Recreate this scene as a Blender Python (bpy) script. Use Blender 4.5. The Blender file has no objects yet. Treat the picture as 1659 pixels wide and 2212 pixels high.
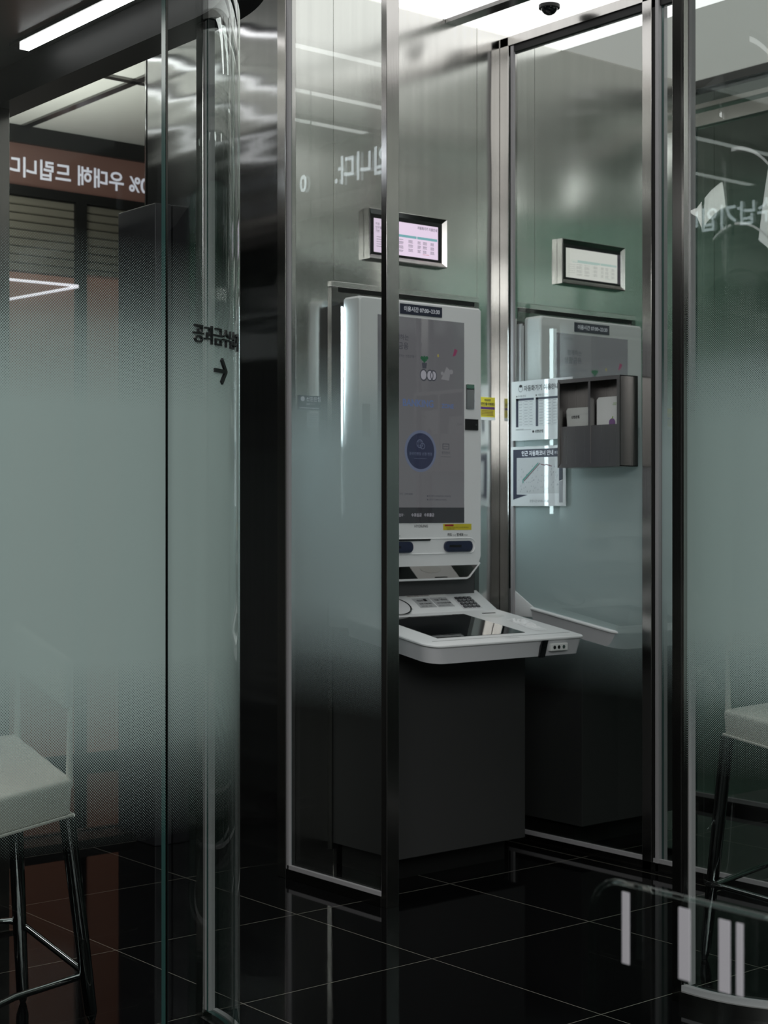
import bpy, bmesh, math, random
from mathutils import Vector, Matrix
random.seed(4)
S = bpy.context.scene
COL = S.collection
H = 1.175
# ------------------------------------------------------------ camera, world, exposure, lights
FX, FY = 0.6357, 0.7719
cd = bpy.data.cameras.new('camera'); cam = bpy.data.objects.new('camera', cd); COL.objects.link(cam)
cam.location = (0, 0, H)
cam.rotation_euler = (math.radians(90), 0, math.atan2(FY, FX) - math.radians(90))
cd.sensor_fit = 'VERTICAL'; cd.sensor_height = 36; cd.sensor_width = 27
cd.lens = 3435 / 2212 * 36
cd.clip_start = 0.02
cd.dof.use_dof = True; cd.dof.focus_distance = 3.8; cd.dof.aperture_fstop = 7.5
S.camera = cam
S.view_settings.view_transform = 'Standard'; S.view_settings.look = 'None'
S.view_settings.exposure = 0.0; S.view_settings.gamma = 1
w = bpy.data.worlds.new('world'); S.world = w; w.use_nodes = True
w.node_tree.nodes['Background'].inputs[0].default_value = (.55, .62, .66, 1)
w.node_tree.nodes['Background'].inputs[1].default_value = .05
def area(name, loc, size, power, color=(1, 1, 1), rot=(0, 0, 0)):
    l = bpy.data.lights.new(name, 'AREA'); l.shape = 'RECTANGLE'; l.size, l.size_y = size
    l.energy = power; l.color = color
    o = bpy.data.objects.new(name, l); COL.objects.link(o); o.location = loc; o.rotation_euler = rot
    return o
# lobby lamp over the aisle behind and beside the camera, then added fill lamps
area('lobby_light', (-.8, -1.5, 2.9), (5.0, 4.0), 345, (.98, 1, .99))
area('ceiling_fill', (5.4, .8, 1.9), (2.2, 2.2), 26, (1, .99, .97), (math.pi, 0, 0))  # added upward lamp, brightens the ceiling mirrored in the back wall
area('ceiling_fill', (1.6, -.6, 1.9), (1.6, 1.6), 18, (1, .99, .97), (math.pi, 0, 0))  # second added upward lamp, brightens the ceiling near the camera
area('green_wall_fill', (6.1, 1.6, 2.86), (1.0, 2.6), 12, (.95, 1, .97), (0, math.radians(-40), 0))  # unseen lamp added to brighten the green wall
area('capsule_fill', (0.75, 3.5, 2.37), (.5, 1.2), 15, (1, 1, .97))  # unseen lamp added to brighten the left capsule and its stool

# ------------------------------------------------------------ materials
def nodes(name):
    m = bpy.data.materials.new(name); m.use_nodes = True
    nt = m.node_tree; nt.nodes.clear()
    out = nt.nodes.new('ShaderNodeOutputMaterial')
    return m, nt, out
def N(nt, t, **k):
    n = nt.nodes.new(t)
    for a, b in k.items(): setattr(n, a, b)
    return n
def mat(name, col, rough=.5, metal=0., emit=None, es=0., spec=.5, coat=0.):
    m, nt, out = nodes(name)
    p = N(nt, 'ShaderNodeBsdfPrincipled')
    p.inputs['Base Color'].default_value = (*col, 1); p.inputs['Roughness'].default_value = rough
    p.inputs['Metallic'].default_value = metal; p.inputs['Specular IOR Level'].default_value = spec
    p.inputs['Coat Weight'].default_value = coat; p.inputs['Coat Roughness'].default_value = .02
    if emit: p.inputs['Emission Color'].default_value = (*emit, 1); p.inputs['Emission Strength'].default_value = es
    # faint surface unevenness
    tc = N(nt, 'ShaderNodeTexCoord'); no = N(nt, 'ShaderNodeTexNoise'); no.inputs['Scale'].default_value = 60
    b = N(nt, 'ShaderNodeBump'); b.inputs['Strength'].default_value = .02; b.inputs['Distance'].default_value = .002
    nt.links.new(tc.outputs['Object'], no.inputs['Vector']); nt.links.new(no.outputs[0], b.inputs['Height'])
    nt.links.new(b.outputs[0], p.inputs['Normal'])
    nt.links.new(p.outputs[0], out.inputs[0]); return m
def steel(name, col, rough, wave=.0, grain=.3, aniso=.0, wscale=(.5, .5, 2.2)):
    m, nt, out = nodes(name)
    p = N(nt, 'ShaderNodeBsdfPrincipled'); p.inputs['Metallic'].default_value = 1
    p.inputs['Anisotropic'].default_value = aniso; p.inputs['Anisotropic Rotation'].default_value = .25
    tc = N(nt, 'ShaderNodeTexCoord')
    mp = N(nt, 'ShaderNodeMapping'); mp.inputs['Scale'].default_value = (420, 420, 1.6)
    n1 = N(nt, 'ShaderNodeTexNoise'); n1.inputs['Scale'].default_value = 1; n1.inputs['Detail'].default_value = 3
    mp2 = N(nt, 'ShaderNodeMapping'); mp2.inputs['Scale'].default_value = wscale
    n2 = N(nt, 'ShaderNodeTexNoise'); n2.inputs['Scale'].default_value = 1; n2.inputs['Detail'].default_value = 1.5
    mp3 = N(nt, 'ShaderNodeMapping'); mp3.inputs['Scale'].default_value = (30, 30, .8)
    n3 = N(nt, 'ShaderNodeTexNoise'); n3.inputs['Scale'].default_value = 1
    for a, b in ((mp, n1), (mp2, n2), (mp3, n3)):
        nt.links.new(tc.outputs['Object'], a.inputs[0]); nt.links.new(a.outputs[0], b.inputs['Vector'])
    b1 = N(nt, 'ShaderNodeBump'); b1.inputs['Strength'].default_value = grain; b1.inputs['Distance'].default_value = .0006
    b2 = N(nt, 'ShaderNodeBump'); b2.inputs['Strength'].default_value = 1; b2.inputs['Distance'].default_value = wave
    nt.links.new(n1.outputs[0], b1.inputs['Height']); nt.links.new(n2.outputs[0], b2.inputs['Height'])
    nt.links.new(b2.outputs[0], b1.inputs['Normal']); nt.links.new(b1.outputs[0], p.inputs['Normal'])
    cr = N(nt, 'ShaderNodeMapRange'); cr.inputs[1].default_value = .3; cr.inputs[2].default_value = .7
    cr.inputs[3].default_value = .95; cr.inputs[4].default_value = 1.02
    nt.links.new(n3.outputs[0], cr.inputs[0])
    mx = N(nt, 'ShaderNodeVectorMath', operation='SCALE'); mx.inputs[0].default_value = col
    nt.links.new(cr.outputs[0], mx.inputs['Scale']); nt.links.new(mx.outputs[0], p.inputs['Base Color'])
    rr = N(nt, 'ShaderNodeMapRange'); rr.inputs[3].default_value = rough * .85; rr.inputs[4].default_value = rough * 1.25
    nt.links.new(n1.outputs[0], rr.inputs[0]); nt.links.new(rr.outputs[0], p.inputs['Roughness'])
    nt.links.new(p.outputs[0], out.inputs[0]); return m
def schlick(nt, base=.04, top=.96):
    g = N(nt, 'ShaderNodeNewGeometry'); d = N(nt, 'ShaderNodeVectorMath', operation='DOT_PRODUCT')
    nt.links.new(g.outputs['Normal'], d.inputs[0]); nt.links.new(g.outputs['Incoming'], d.inputs[1])
    a = N(nt, 'ShaderNodeMath', operation='ABSOLUTE'); nt.links.new(d.outputs['Value'], a.inputs[0])
    s = N(nt, 'ShaderNodeMath', operation='SUBTRACT', use_clamp=True); s.inputs[0].default_value = 1; nt.links.new(a.outputs[0], s.inputs[1])
    p = N(nt, 'ShaderNodeMath', operation='POWER'); nt.links.new(s.outputs[0], p.inputs[0]); p.inputs[1].default_value = 5
    m = N(nt, 'ShaderNodeMath', operation='MULTIPLY_ADD'); nt.links.new(p.outputs[0], m.inputs[0]); m.inputs[1].default_value = top; m.inputs[2].default_value = base
    return m.outputs[0]
def glass(name, tint=(.95, .965, .958), base=.045, frit=False, fcol=(.44, .55, .53), leak=.05):
    """thin clear sheet; with frit, a dot screen that fades out above and below the solid band (UV in metres)"""
    m, nt, out = nodes(name)
    tr = N(nt, 'ShaderNodeBsdfTransparent'); tr.inputs[0].default_value = (*tint, 1)
    gl = N(nt, 'ShaderNodeBsdfGlossy'); gl.inputs['Roughness'].default_value = 0.0; gl.inputs[0].default_value = (.95, 1, .98, 1)
    base_out = tr.outputs[0]
    if frit:
        uv = N(nt, 'ShaderNodeUVMap'); sp = N(nt, 'ShaderNodeSeparateXYZ'); nt.links.new(uv.outputs[0], sp.inputs[0])
        def ma(op, a, b=None, c=None):
            n = N(nt, 'ShaderNodeMath', operation=op)
            for i, v in enumerate((a, b, c)):
                if v is None: continue
                if isinstance(v, (int, float)): n.inputs[i].default_value = v
                else: nt.links.new(v, n.inputs[i])
            return n.outputs[0]
        k = 2 * math.pi / .0054
        a = ma('COSINE', ma('MULTIPLY', ma('ADD', sp.outputs[0], sp.outputs[1]), k))
        b = ma('COSINE', ma('MULTIPLY', ma('SUBTRACT', sp.outputs[0], sp.outputs[1]), k))
        pat = ma('MULTIPLY_ADD', ma('ADD', a, b), .25, .5)
        up = N(nt, 'ShaderNodeMapRange'); up.inputs[1].default_value = 1.70; up.inputs[2].default_value = 1.37
        dn = N(nt, 'ShaderNodeMapRange'); dn.inputs[1].default_value = .55; dn.inputs[2].default_value = .90
        nt.links.new(sp.outputs[1], up.inputs[0]); nt.links.new(sp.outputs[1], dn.inputs[0])
        cov = ma('MINIMUM', up.outputs[0], dn.outputs[0])
        thr = ma('SUBTRACT', 1.0, cov)
        msk = ma('GREATER_THAN', ma('ADD', pat, -.0005), thr)
        msk = ma('MULTIPLY', msk, 1 - leak)
        df = N(nt, 'ShaderNodeBsdfDiffuse'); df.inputs[0].default_value = (*fcol, 1)
        tl = N(nt, 'ShaderNodeBsdfTranslucent'); tl.inputs[0].default_value = (*[c * 1.05 for c in fcol], 1)
        mt = N(nt, 'ShaderNodeMixShader'); mt.inputs[0].default_value = .42
        nt.links.new(df.outputs[0], mt.inputs[1]); nt.links.new(tl.outputs[0], mt.inputs[2])
        mm = N(nt, 'ShaderNodeMixShader'); nt.links.new(msk, mm.inputs[0])
        nt.links.new(tr.outputs[0], mm.inputs[1]); nt.links.new(mt.outputs[0], mm.inputs[2]); base_out = mm.outputs[0]
    mix = N(nt, 'ShaderNodeMixShader'); nt.links.new(schlick(nt, base), mix.inputs[0])
    nt.links.new(base_out, mix.inputs[1]); nt.links.new(gl.outputs[0], mix.inputs[2])
    nt.links.new(mix.outputs[0], out.inputs[0]); return m
def granite():
    m, nt, out = nodes('polished_black_tile')
    p = N(nt, 'ShaderNodeBsdfPrincipled'); p.inputs['Roughness'].default_value = .055; p.inputs['Specular IOR Level'].default_value = .32
    tc = N(nt, 'ShaderNodeTexCoord'); sp = N(nt, 'ShaderNodeSeparateXYZ'); nt.links.new(tc.outputs['Object'], sp.inputs[0])
    ds = []
    for i, off in ((0, 2.556), (1, 2.848)):
        a = N(nt, 'ShaderNodeMath', operation='SUBTRACT'); nt.links.new(sp.outputs[i], a.inputs[0]); a.inputs[1].default_value = off + .3 - 60
        b = N(nt, 'ShaderNodeMath', operation='MODULO'); nt.links.new(a.outputs[0], b.inputs[0]); b.inputs[1].default_value = .6
        c = N(nt, 'ShaderNodeMath', operation='SUBTRACT'); nt.links.new(b.outputs[0], c.inputs[0]); c.inputs[1].default_value = .3
        d = N(nt, 'ShaderNodeMath', operation='ABSOLUTE'); nt.links.new(c.outputs[0], d.inputs[0]); ds.append(d.outputs[0])
    mn = N(nt, 'ShaderNodeMath', operation='MINIMUM'); nt.links.new(ds[0], mn.inputs[0]); nt.links.new(ds[1], mn.inputs[1])
    lt = N(nt, 'ShaderNodeMath', operation='LESS_THAN'); nt.links.new(mn.outputs[0], lt.inputs[0]); lt.inputs[1].default_value = .0014
    vo = N(nt, 'ShaderNodeTexVoronoi'); vo.inputs['Scale'].default_value = 95; nt.links.new(tc.outputs['Object'], vo.inputs['Vector'])
    rp = N(nt, 'ShaderNodeMath', operation='LESS_THAN'); nt.links.new(vo.outputs['Distance'], rp.inputs[0]); rp.inputs[1].default_value = .07
    sc = N(nt, 'ShaderNodeSeparateColor'); nt.links.new(vo.outputs['Color'], sc.inputs[0])
    pw = N(nt, 'ShaderNodeMath', operation='POWER'); nt.links.new(sc.outputs[0], pw.inputs[0]); pw.inputs[1].default_value = 5
    sk = N(nt, 'ShaderNodeMath', operation='MULTIPLY'); nt.links.new(rp.outputs[0], sk.inputs[0]); nt.links.new(pw.outputs[0], sk.inputs[1])
    m1 = N(nt, 'ShaderNodeMix', data_type='RGBA'); nt.links.new(sk.outputs[0], m1.inputs['Factor'])
    m1.inputs['A'].default_value = (.003, .003, .0033, 1); m1.inputs['B'].default_value = (.16, .15, .13, 1)
    m2 = N(nt, 'ShaderNodeMix', data_type='RGBA'); nt.links.new(lt.outputs[0], m2.inputs['Factor'])
    nt.links.new(m1.outputs['Result'], m2.inputs['A']); m2.inputs['B'].default_value = (.2, .19, .165, 1)
    nt.links.new(m2.outputs['Result'], p.inputs['Base Color'])
    nt.links.new(p.outputs[0], out.inputs[0]); return m
M = dict(
    floor=granite(),
    wall=steel('brushed_wall_steel', (.66, .655, .63), .15, wave=.05, grain=.08, aniso=.8, wscale=(.45, .45, 1.6)),
    wall2=steel('dark_brushed_steel', (.38, .38, .39), .09, wave=.006, wscale=(.5, .5, 6.5), grain=.12, aniso=.5),
    frame=steel('frame_steel', (.50, .485, .47), .16, wave=.0, grain=.12),
    darkframe=steel('dark_frame_steel', (.20, .195, .19), .2, wave=.0, grain=.12),
    rack=steel('rack_steel', (.30, .29, .285), .28, wave=.001, grain=.2),
    chrome=mat('chrome', (.24, .26, .26), .06, 1),
    greywall=mat('grey_lobby_wall', (.12, .125, .12), .6),
    gasket=mat('pale_gasket', (.34, .33, .34), .6),
    black=mat('black_rubber', (.006, .006, .006), .5, spec=.3),
    header=mat('black_header', (.006, .006, .006), .6, spec=.2),
    ceiling=mat('grey_ceiling', (.62, .63, .60), .6),
    capsule=steel('capsule_ceiling_steel', (.36, .37, .37), .3, wave=.002, grain=.2),
    panel=mat('lit_ceiling_panel', (.8, .8, .8), .5, emit=(1, 1, .985), es=1.25),
    glowpanel=mat('grey_ceiling_with_glow', (.6, .6, .58), .5, emit=(.9, .9, .84), es=.26),
    led=mat('white_led', (.8, .8, .8), .5, emit=(.78, .96, 1), es=16),
    ledline=mat('white_linear_led', (.8, .8, .8), .5, emit=(1, 1, 1), es=7),
    lobbyled=mat('lobby_linear_led', (.8, .8, .8), .5, emit=(1, 1, 1), es=3.2),
    white=mat('white_plastic', (.78, .79, .80), .38),
    white2=mat('off_white_plastic', (.60, .60, .62), .4),
    grey=mat('light_grey_print', (.42, .43, .44), .5),
    body=mat('dark_grey_enamel', (.035, .035, .035), .55, spec=.25),
    neck=mat('charcoal_panel', (.05, .05, .052), .5),
    slit=mat('slot_black', (.004, .004, .005), .4),
    navy=mat('navy_plastic', (.012, .016, .05), .18, coat=.5),
    navyp=mat('navy_print', (.018, .022, .045), .45),
    dglass=mat('dark_touch_glass', (.006, .007, .008), .03, spec=.6),
    mirrorstrip=mat('dark_mirror_strip', (.42, .40, .38), .04, 1),
    mirror=mat('convex_mirror', (.8, .8, .8), .03, 1),
    scr=mat('display_grey', (.012, .012, .013), .04, emit=(.082, .083, .088), es=1.0),
    scr_bar=mat('display_footer', (.012, .012, .013), .04, emit=(.016, .017, .019), es=1),
    scr_navy=mat('display_navy', (.01, .01, .02), .05, emit=(.014, .018, .034), es=1),
    scr_ring=mat('display_ring', (.01, .01, .02), .05, emit=(.07, .085, .125), es=1),
    scr_txt=mat('display_text', (.01, .01, .02), .2, emit=(.028, .03, .036), es=1),
    scr_blue=mat('display_blue_text', (.01, .01, .02), .2, emit=(.055, .085, .17), es=1),
    scr_greyp=mat('display_mid_grey', (.01, .01, .02), .2, emit=(.13, .13, .135), es=1),
    scr_pale=mat('display_pale', (.01, .01, .02), .2, emit=(.20, .20, .22), es=1),
    scr_green=mat('display_green', (.01, .01, .02), .2, emit=(.008, .05, .02), es=1),
    scr_red=mat('display_red', (.01, .01, .02), .2, emit=(.12, .02, .05), es=1),
    scr_yel=mat('display_yellow', (.01, .01, .02), .2, emit=(.17, .15, .04), es=1),
    mon=mat('monitor_picture', (.02, .02, .02), .1, emit=(.80, .66, .82), es=.95),
    mon2=mat('monitor_picture_pale', (.02, .02, .02), .1, emit=(.56, .57, .52), es=.95),
    mon_teal=mat('monitor_teal', (.02, .02, .02), .2, emit=(.18, .42, .45), es=.9),
    mon_teal2=mat('monitor_faint_teal', (.02, .02, .02), .2, emit=(.40, .50, .46), es=.9),
    mon_txt=mat('monitor_text', (.01, .01, .02), .3, emit=(.05, .05, .08), es=1),
    mon_red=mat('monitor_red', (.01, .01, .02), .3, emit=(.5, .1, .08), es=1),
    paper=mat('laminated_paper', (.55, .57, .58), .3, coat=1.0),
    map=mat('map_print_grey', (.42, .43, .44), .3, coat=1.0),
    ink=mat('black_ink', (.02, .02, .025), .5, coat=.6),
    inkg=mat('grey_ink', (.25, .26, .28), .5, coat=.6),
    teal=mat('teal_ink', (.05, .22, .18), .5, coat=.6),
    maroon=mat('maroon_ink', (.10, .02, .03), .5),
    yellow=mat('yellow_print', (.62, .52, .03), .5),
    purple=mat('purple_ink', (.10, .03, .16), .5),
    red=mat('red_ink', (.35, .02, .02), .5),
    green=mat('green_ink', (.20, .40, .03), .5),
    violet=mat('violet_ink', (.22, .12, .28), .5),
    env=mat('white_paper', (.58, .59, .57), .6),
    env2=mat('bright_paper', (.72, .73, .72), .6),
    wtxt=mat('white_lettering', (.7, .72, .76), .5, emit=(.8, .83, 1), es=.10),
    tick=mat('ticker_letters', (.5, .5, .5), .5, emit=(.85, .92, 1), es=5.5),
    signtxt=mat('mirrored_fascia_lettering', (.5, .5, .5), .5, emit=(.62, .62, .74), es=.62),
    fascia=mat('brown_fascia', (.10, .055, .045), .5, emit=(.10, .048, .038), es=.38),
    shutter=mat('roller_shutter', (.16, .15, .12), .5),
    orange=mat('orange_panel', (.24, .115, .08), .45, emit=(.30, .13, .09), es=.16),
    vstrip=mat('pale_strip', (.8, .8, .8), .5, emit=(.9, .84, .95), es=1.1),
    cabinet=mat('dark_cabinet', (.028, .028, .032), .3),
    leather=mat('white_leather', (.64, .63, .57), .45),
    gpanel=mat('green_wall_panel', (.07, .19, .135), .3),
    gpanel2=mat('pale_green_relief', (.22, .36, .29), .35),
    letter=mat('black_acrylic', (.008, .008, .009), .35),
    stripe=mat('white_film', (.42, .40, .43), .6),
    edge=mat('glass_edge', (.03, .075, .07), .15),
    clear=glass('clear_glass', base=.008),
    frit=glass('dotted_frosted_glass', frit=True),
    frit2=glass('dotted_frosted_partition_glass', frit=True, fcol=(.55, .67, .68), leak=.004),
    gate=glass('gate_glass', tint=(.93, .96, .95), base=.03),
)

# ------------------------------------------------------------ mesh helpers
def BM(): return bmesh.new()
def box(bm, a, b, bev=0., seg=2):
    x0, y0, z0 = [min(p, q) for p, q in zip(a, b)]; x1, y1, z1 = [max(p, q) for p, q in zip(a, b)]
    v = [bm.verts.new(p) for p in ((x0, y0, z0), (x1, y0, z0), (x1, y1, z0), (x0, y1, z0), (x0, y0, z1), (x1, y0, z1), (x1, y1, z1), (x0, y1, z1))]
    f = [bm.faces.new([v[i] for i in q]) for q in ((3, 2, 1, 0), (4, 5, 6, 7), (0, 1, 5, 4), (1, 2, 6, 5), (2, 3, 7, 6), (3, 0, 4, 7))]
    if bev:
        es = list({e for g in f for e in g.edges})
        bmesh.ops.bevel(bm, geom=es, offset=bev, segments=seg, profile=.5, affect='EDGES')
    return bm
def prism(bm, low, up, cap=True):
    """solid between two equal-length outlines"""
    a = [bm.verts.new(p) for p in low]; b = [bm.verts.new(p) for p in up]; n = len(a)
    for i in range(n): bm.faces.new((a[i], a[(i + 1) % n], b[(i + 1) % n], b[i]))
    if cap: bm.faces.new(a[::-1]); bm.faces.new(b)
    return bm
def tube(bm, pts, r, n=12, cap=True):
    pts = [Vector(p) for p in pts]; rs = r if isinstance(r, (list, tuple)) else [r] * len(pts)
    prev = None; rings = []
    ref = None
    for i, p in enumerate(pts):
        d = (pts[min(i + 1, len(pts) - 1)] - pts[max(i - 1, 0)]).normalized()
        if ref is None: ref = d.orthogonal().normalized()
        ref = (ref - d * ref.dot(d)).normalized(); q = d.cross(ref)
        rings.append([bm.verts.new(p + (ref * math.cos(2 * math.pi * k / n) + q * math.sin(2 * math.pi * k / n)) * rs[i]) for k in range(n)])
    for a, b in zip(rings, rings[1:]):
        for k in range(n): bm.faces.new((a[k], a[(k + 1) % n], b[(k + 1) % n], b[k]))
    if cap: bm.faces.new(rings[0][::-1]); bm.faces.new(rings[-1])
    return bm
def off(par):
    t = Vector((0, 0, 0)); p = par
    while p: t += p.location; p = p.parent
    return t
def obj(name, bm, m, parent=None, smooth=False, uvf=None):
    bmesh.ops.recalc_face_normals(bm, faces=bm.faces[:])
    if parent is None:
        xs = [v.co for v in bm.verts]
        o3 = Vector(((min(v.x for v in xs) + max(v.x for v in xs)) / 2, (min(v.y for v in xs) + max(v.y for v in xs)) / 2, min(v.z for v in xs)))
    else: o3 = off(parent)
    me = bpy.data.meshes.new(name)
    for x in (m if isinstance(m, list) else [m]): me.materials.append(M[x])
    for v in bm.verts: v.co -= o3
    bm.to_mesh(me); bm.free()
    if smooth:
        for p in me.polygons: p.use_smooth = True
        me.set_sharp_from_angle(angle=math.radians(40))
    o = bpy.data.objects.new(name, me); COL.objects.link(o)
    if parent is None: o.location = o3
    else: o.parent = parent
    return o
def struct(name, bm, m, label=None):
    o = obj(name, bm, m); o['kind'] = 'structure'
    if label: o['label'] = label
    return o
def thing(name, label, cat, loc, group=None):
    o = bpy.data.objects.new(name, None); COL.objects.link(o); o.location = loc; o.empty_display_size = .1
    o['label'] = label; o['category'] = cat
    if group: o['group'] = group
    return o
def tag(o, label, cat, group=None):
    o['label'] = label; o['category'] = cat
    if group: o['group'] = group
    return o
def copy_tree(o, parent=None):
    c = o.copy(); COL.objects.link(c); c.parent = parent
    for ch in [x for x in bpy.data.objects if x.parent == o]: copy_tree(ch, c)
    return c
class Face:
    """a flat sheet: origin, right direction, up direction; n points to the viewer"""
    def __init__(s, o, u, v):
        s.o = Vector(o); s.u = Vector(u).normalized(); s.v = Vector(v).normalized(); s.n = s.u.cross(s.v)
    def p(s, a, b, d=0): return s.o + s.u * a + s.v * b + s.n * d
    def rect(s, bm, a0, b0, a1, b1, d0=0, d1=.0008):
        q = ((a0, b0), (a1, b0), (a1, b1), (a0, b1))
        prism(bm, [s.p(a, b, d0) for a, b in q], [s.p(a, b, d1) for a, b in q]); return bm
    def poly(s, bm, pts, d0=0, d1=.0008):
        prism(bm, [s.p(a, b, d0) for a, b in pts], [s.p(a, b, d1) for a, b in pts]); return bm
    def disc(s, bm, a, b, r, d0=0, d1=.0008, n=40, sx=1):
        return s.poly(bm, [(a + sx * r * math.cos(2 * math.pi * k / n), b + r * math.sin(2 * math.pi * k / n)) for k in range(n)], d0, d1)
    def ring(s, bm, a, b, r0, r1, d=.001, n=40, sx=1):
        A = [bm.verts.new(s.p(a + sx * r0 * math.cos(2 * math.pi * k / n), b + r0 * math.sin(2 * math.pi * k / n), d)) for k in range(n)]
        B = [bm.verts.new(s.p(a + sx * r1 * math.cos(2 * math.pi * k / n), b + r1 * math.sin(2 * math.pi * k / n), d)) for k in range(n)]
        for k in range(n): bm.faces.new((A[k], A[(k + 1) % n], B[(k + 1) % n], B[k]))
        return bm
def glyphs(text, size, bold=0., extrude=0., align='LEFT', squeeze=1.):
    cu = bpy.data.curves.new('t', 'FONT'); cu.body = text; cu.size = size; cu.align_x = align
    cu.offset = bold; cu.extrude = extrude; cu.resolution_u = 3; cu.space_character = 1.0
    t = bpy.data.objects.new('t', cu); COL.objects.link(t)
    dg = bpy.context.evaluated_depsgraph_get(); me = bpy.data.meshes.new_from_object(t.evaluated_get(dg))
    COL.objects.unlink(t); bpy.data.objects.remove(t)
    v = [Vector((p.co.x * squeeze, p.co.y, p.co.z)) for p in me.vertices]; f = [tuple(p.vertices) for p in me.polygons]
    bpy.data.meshes.remove(me); return v, f
def write(bm, face, items, d=.0014, fn=None):
    """items: (text, size, a, b[, bold, align, squeeze, mirror])"""
    for it in items:
        tx, sz, a, b = it[:4]; bold = it[4] if len(it) > 4 else 0; al = it[5] if len(it) > 5 else 'LEFT'
        sq = it[6] if len(it) > 6 else 1; mi = it[7] if len(it) > 7 else 1
        v, f = glyphs(tx, sz, bold, 0, al, sq)
        vs = [bm.verts.new(face.p(a + p.x * mi, b + p.y, d + p.z)) for p in v]
        for q in f:
            try: bm.faces.new([vs[i] for i in q])
            except ValueError: pass
    return bm
def dashes(bm, face, a0, a1, b, n, h=.0014, d=.0012, seed=0):
    """a line of print too small to read"""
    r = random.Random(seed + int(b * 1e4)); x = a0
    while x < a1 - .002:
        wd = min(r.uniform(.002, .006), a1 - x); face.rect(bm, x, b, x + wd, b + h, 0, d); x += wd + r.uniform(.0008, .0016)
    return bm

# ------------------------------------------------------------ room shell
YW = 4.18
struct('floor', box(BM(), (-6, -6, -.1), (10, 9, 0)), 'floor')
struct('ceiling', box(BM(), (-6, -6, 2.925), (10, 9, 3.02)), 'ceiling')
bm = BM()   # back wall of steel sheets with open joints
xs = [3.052, 3.225, 3.873, 4.163, 4.82, 5.2, 6.2, 8.0]
for a, b in zip(xs, xs[1:]): box(bm, (a + .001, YW, 0), (b - .001, YW + .05, 2.925))
box(bm, (3.052, YW + .004, 0), (8.0, YW + .05, 2.925))
struct('wall_back', bm, 'wall')
bm = BM()   # side of the machine room, facing the camera, with a rounded far end
box(bm, (3.0, 4.183, 0), (3.05, 5.0, 2.925))
n = 8
arc = [(3.0 + .035 * (1 - math.cos(math.pi * k / n / 2)), 5.0 + .035 * math.sin(math.pi * k / n / 2)) for k in range(n + 1)]
pts = [(3.0, 4.99)] + arc + [(3.09, 5.035), (3.09, 4.99)]
prism(bm, [(x, y, 0) for x, y in pts], [(x, y, 2.925) for x, y in pts])
struct('wall_left', bm, 'wall2')
struct('wall_far', box(BM(), (1.5, 6.70, 0), (6.5, 6.78, 2.925)), 'black')
struct('wall_right', box(BM(), (7.2, -6, 0), (7.3, 4.2, 2.925)), 'black')
struct('wall_west', box(BM(), (-5.0, -6, 0), (-4.9, 9, 2.925)), 'greywall')
struct('wall_south', box(BM(), (-5, -5.1, 0), (8, -5.0, 2.925)), 'greywall')
struct('wall_north', box(BM(), (-5, 8.9, 0), (8, 9.0, 2.925)), 'greywall')
struct('trim_1', box(BM(), (2.3, 4.95, 0), (2.99, 5.13, .03)), 'black')

# ceiling lights of the booths
g = 'luminous panels in the booth ceiling'
o = obj('ceiling_light', box(BM(), (2.20, 2.35, 2.905), (3.715, 4.175, 2.922)), 'panel'); tag(o, 'large glowing white ceiling panel above the nearer cash machine, left of the dark bar', 'ceiling light', g)
o = obj('ceiling_light', box(BM(), (3.785, 2.35, 2.905), (4.305, 4.175, 2.922)), 'panel'); tag(o, 'glowing white ceiling panel right of the dark bar, over the glass partition', 'ceiling light', g)
o = obj('ceiling_light', box(BM(), (4.31, 2.35, 2.908), (5.035, 4.175, 2.922)), 'glowpanel'); tag(o, 'grey ceiling panel with an added dim glow, between the bright panel and the black beam', 'ceiling light')  # glow added so this grey part of the ceiling reads brighter
o = obj('ceiling_bar', box(BM(), (3.722, 2.35, 2.895), (3.778, 4.178, 2.924)), 'darkframe'); tag(o, 'dark metal bar between the two glowing ceiling panels', 'ceiling bar')
bm = BM(); bmesh.ops.create_uvsphere(bm, u_segments=20, v_segments=10, radius=.03, matrix=Matrix.Translation((3.885, 3.83, 2.90)))
dm = thing('dome_camera', 'small black dome camera on the glowing ceiling panel', 'security camera', (3.885, 3.83, 2.905))
obj('dome', bm, 'dglass', dm, True); obj('base_ring', tube(BM(), [(3.885, 3.83, 2.893), (3.885, 3.83, 2.906)], .036, 20), 'black', dm)

# linear lobby lights that streak across the steel
for i, (x, y0, y1, lab) in enumerate(((.9, -3.0, 2.0, 'linear ceiling light in the aisle behind the viewer, nearer the booths'), (-.9, -3.0, 3.0, 'linear ceiling light in the aisle behind the viewer, second row'), (-2.9, -3.0, 5.0, 'linear ceiling light in the aisle behind the viewer, farthest row'))):
    t = thing('linear_ceiling_light', lab, 'ceiling light', (x, (y0 + y1) / 2, 2.925), 'linear lobby ceiling lights')
    obj('housing', box(BM(), (x - .03, y0 - .01, 2.90), (x + .03, y1 + .01, 2.924)), 'black', t)
    obj('diffuser', box(BM(), (x - .022, y0, 2.893), (x + .022, y1, 2.902)), 'lobbyled', t)

for y, lab in ((4.75, 'short cross light on the aisle ceiling beside the steel side wall, nearest the booths'), (5.25, 'short cross light on the aisle ceiling, second from the booths'),
        (5.65, 'short cross light on the aisle ceiling, third from the booths'), (6.25, 'short cross light on the aisle ceiling, farthest from the booths')):
    t = thing('linear_ceiling_light', lab, 'ceiling light', (1.8, y, 2.925), 'linear lobby ceiling lights')
    obj('housing', box(BM(), (.7, y - .02, 2.905), (2.9, y + .02, 2.924)), 'black', t)
    obj('diffuser', box(BM(), (.71, y - .014, 2.898), (2.89, y + .014, 2.906)), 'lobbyled', t)

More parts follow.
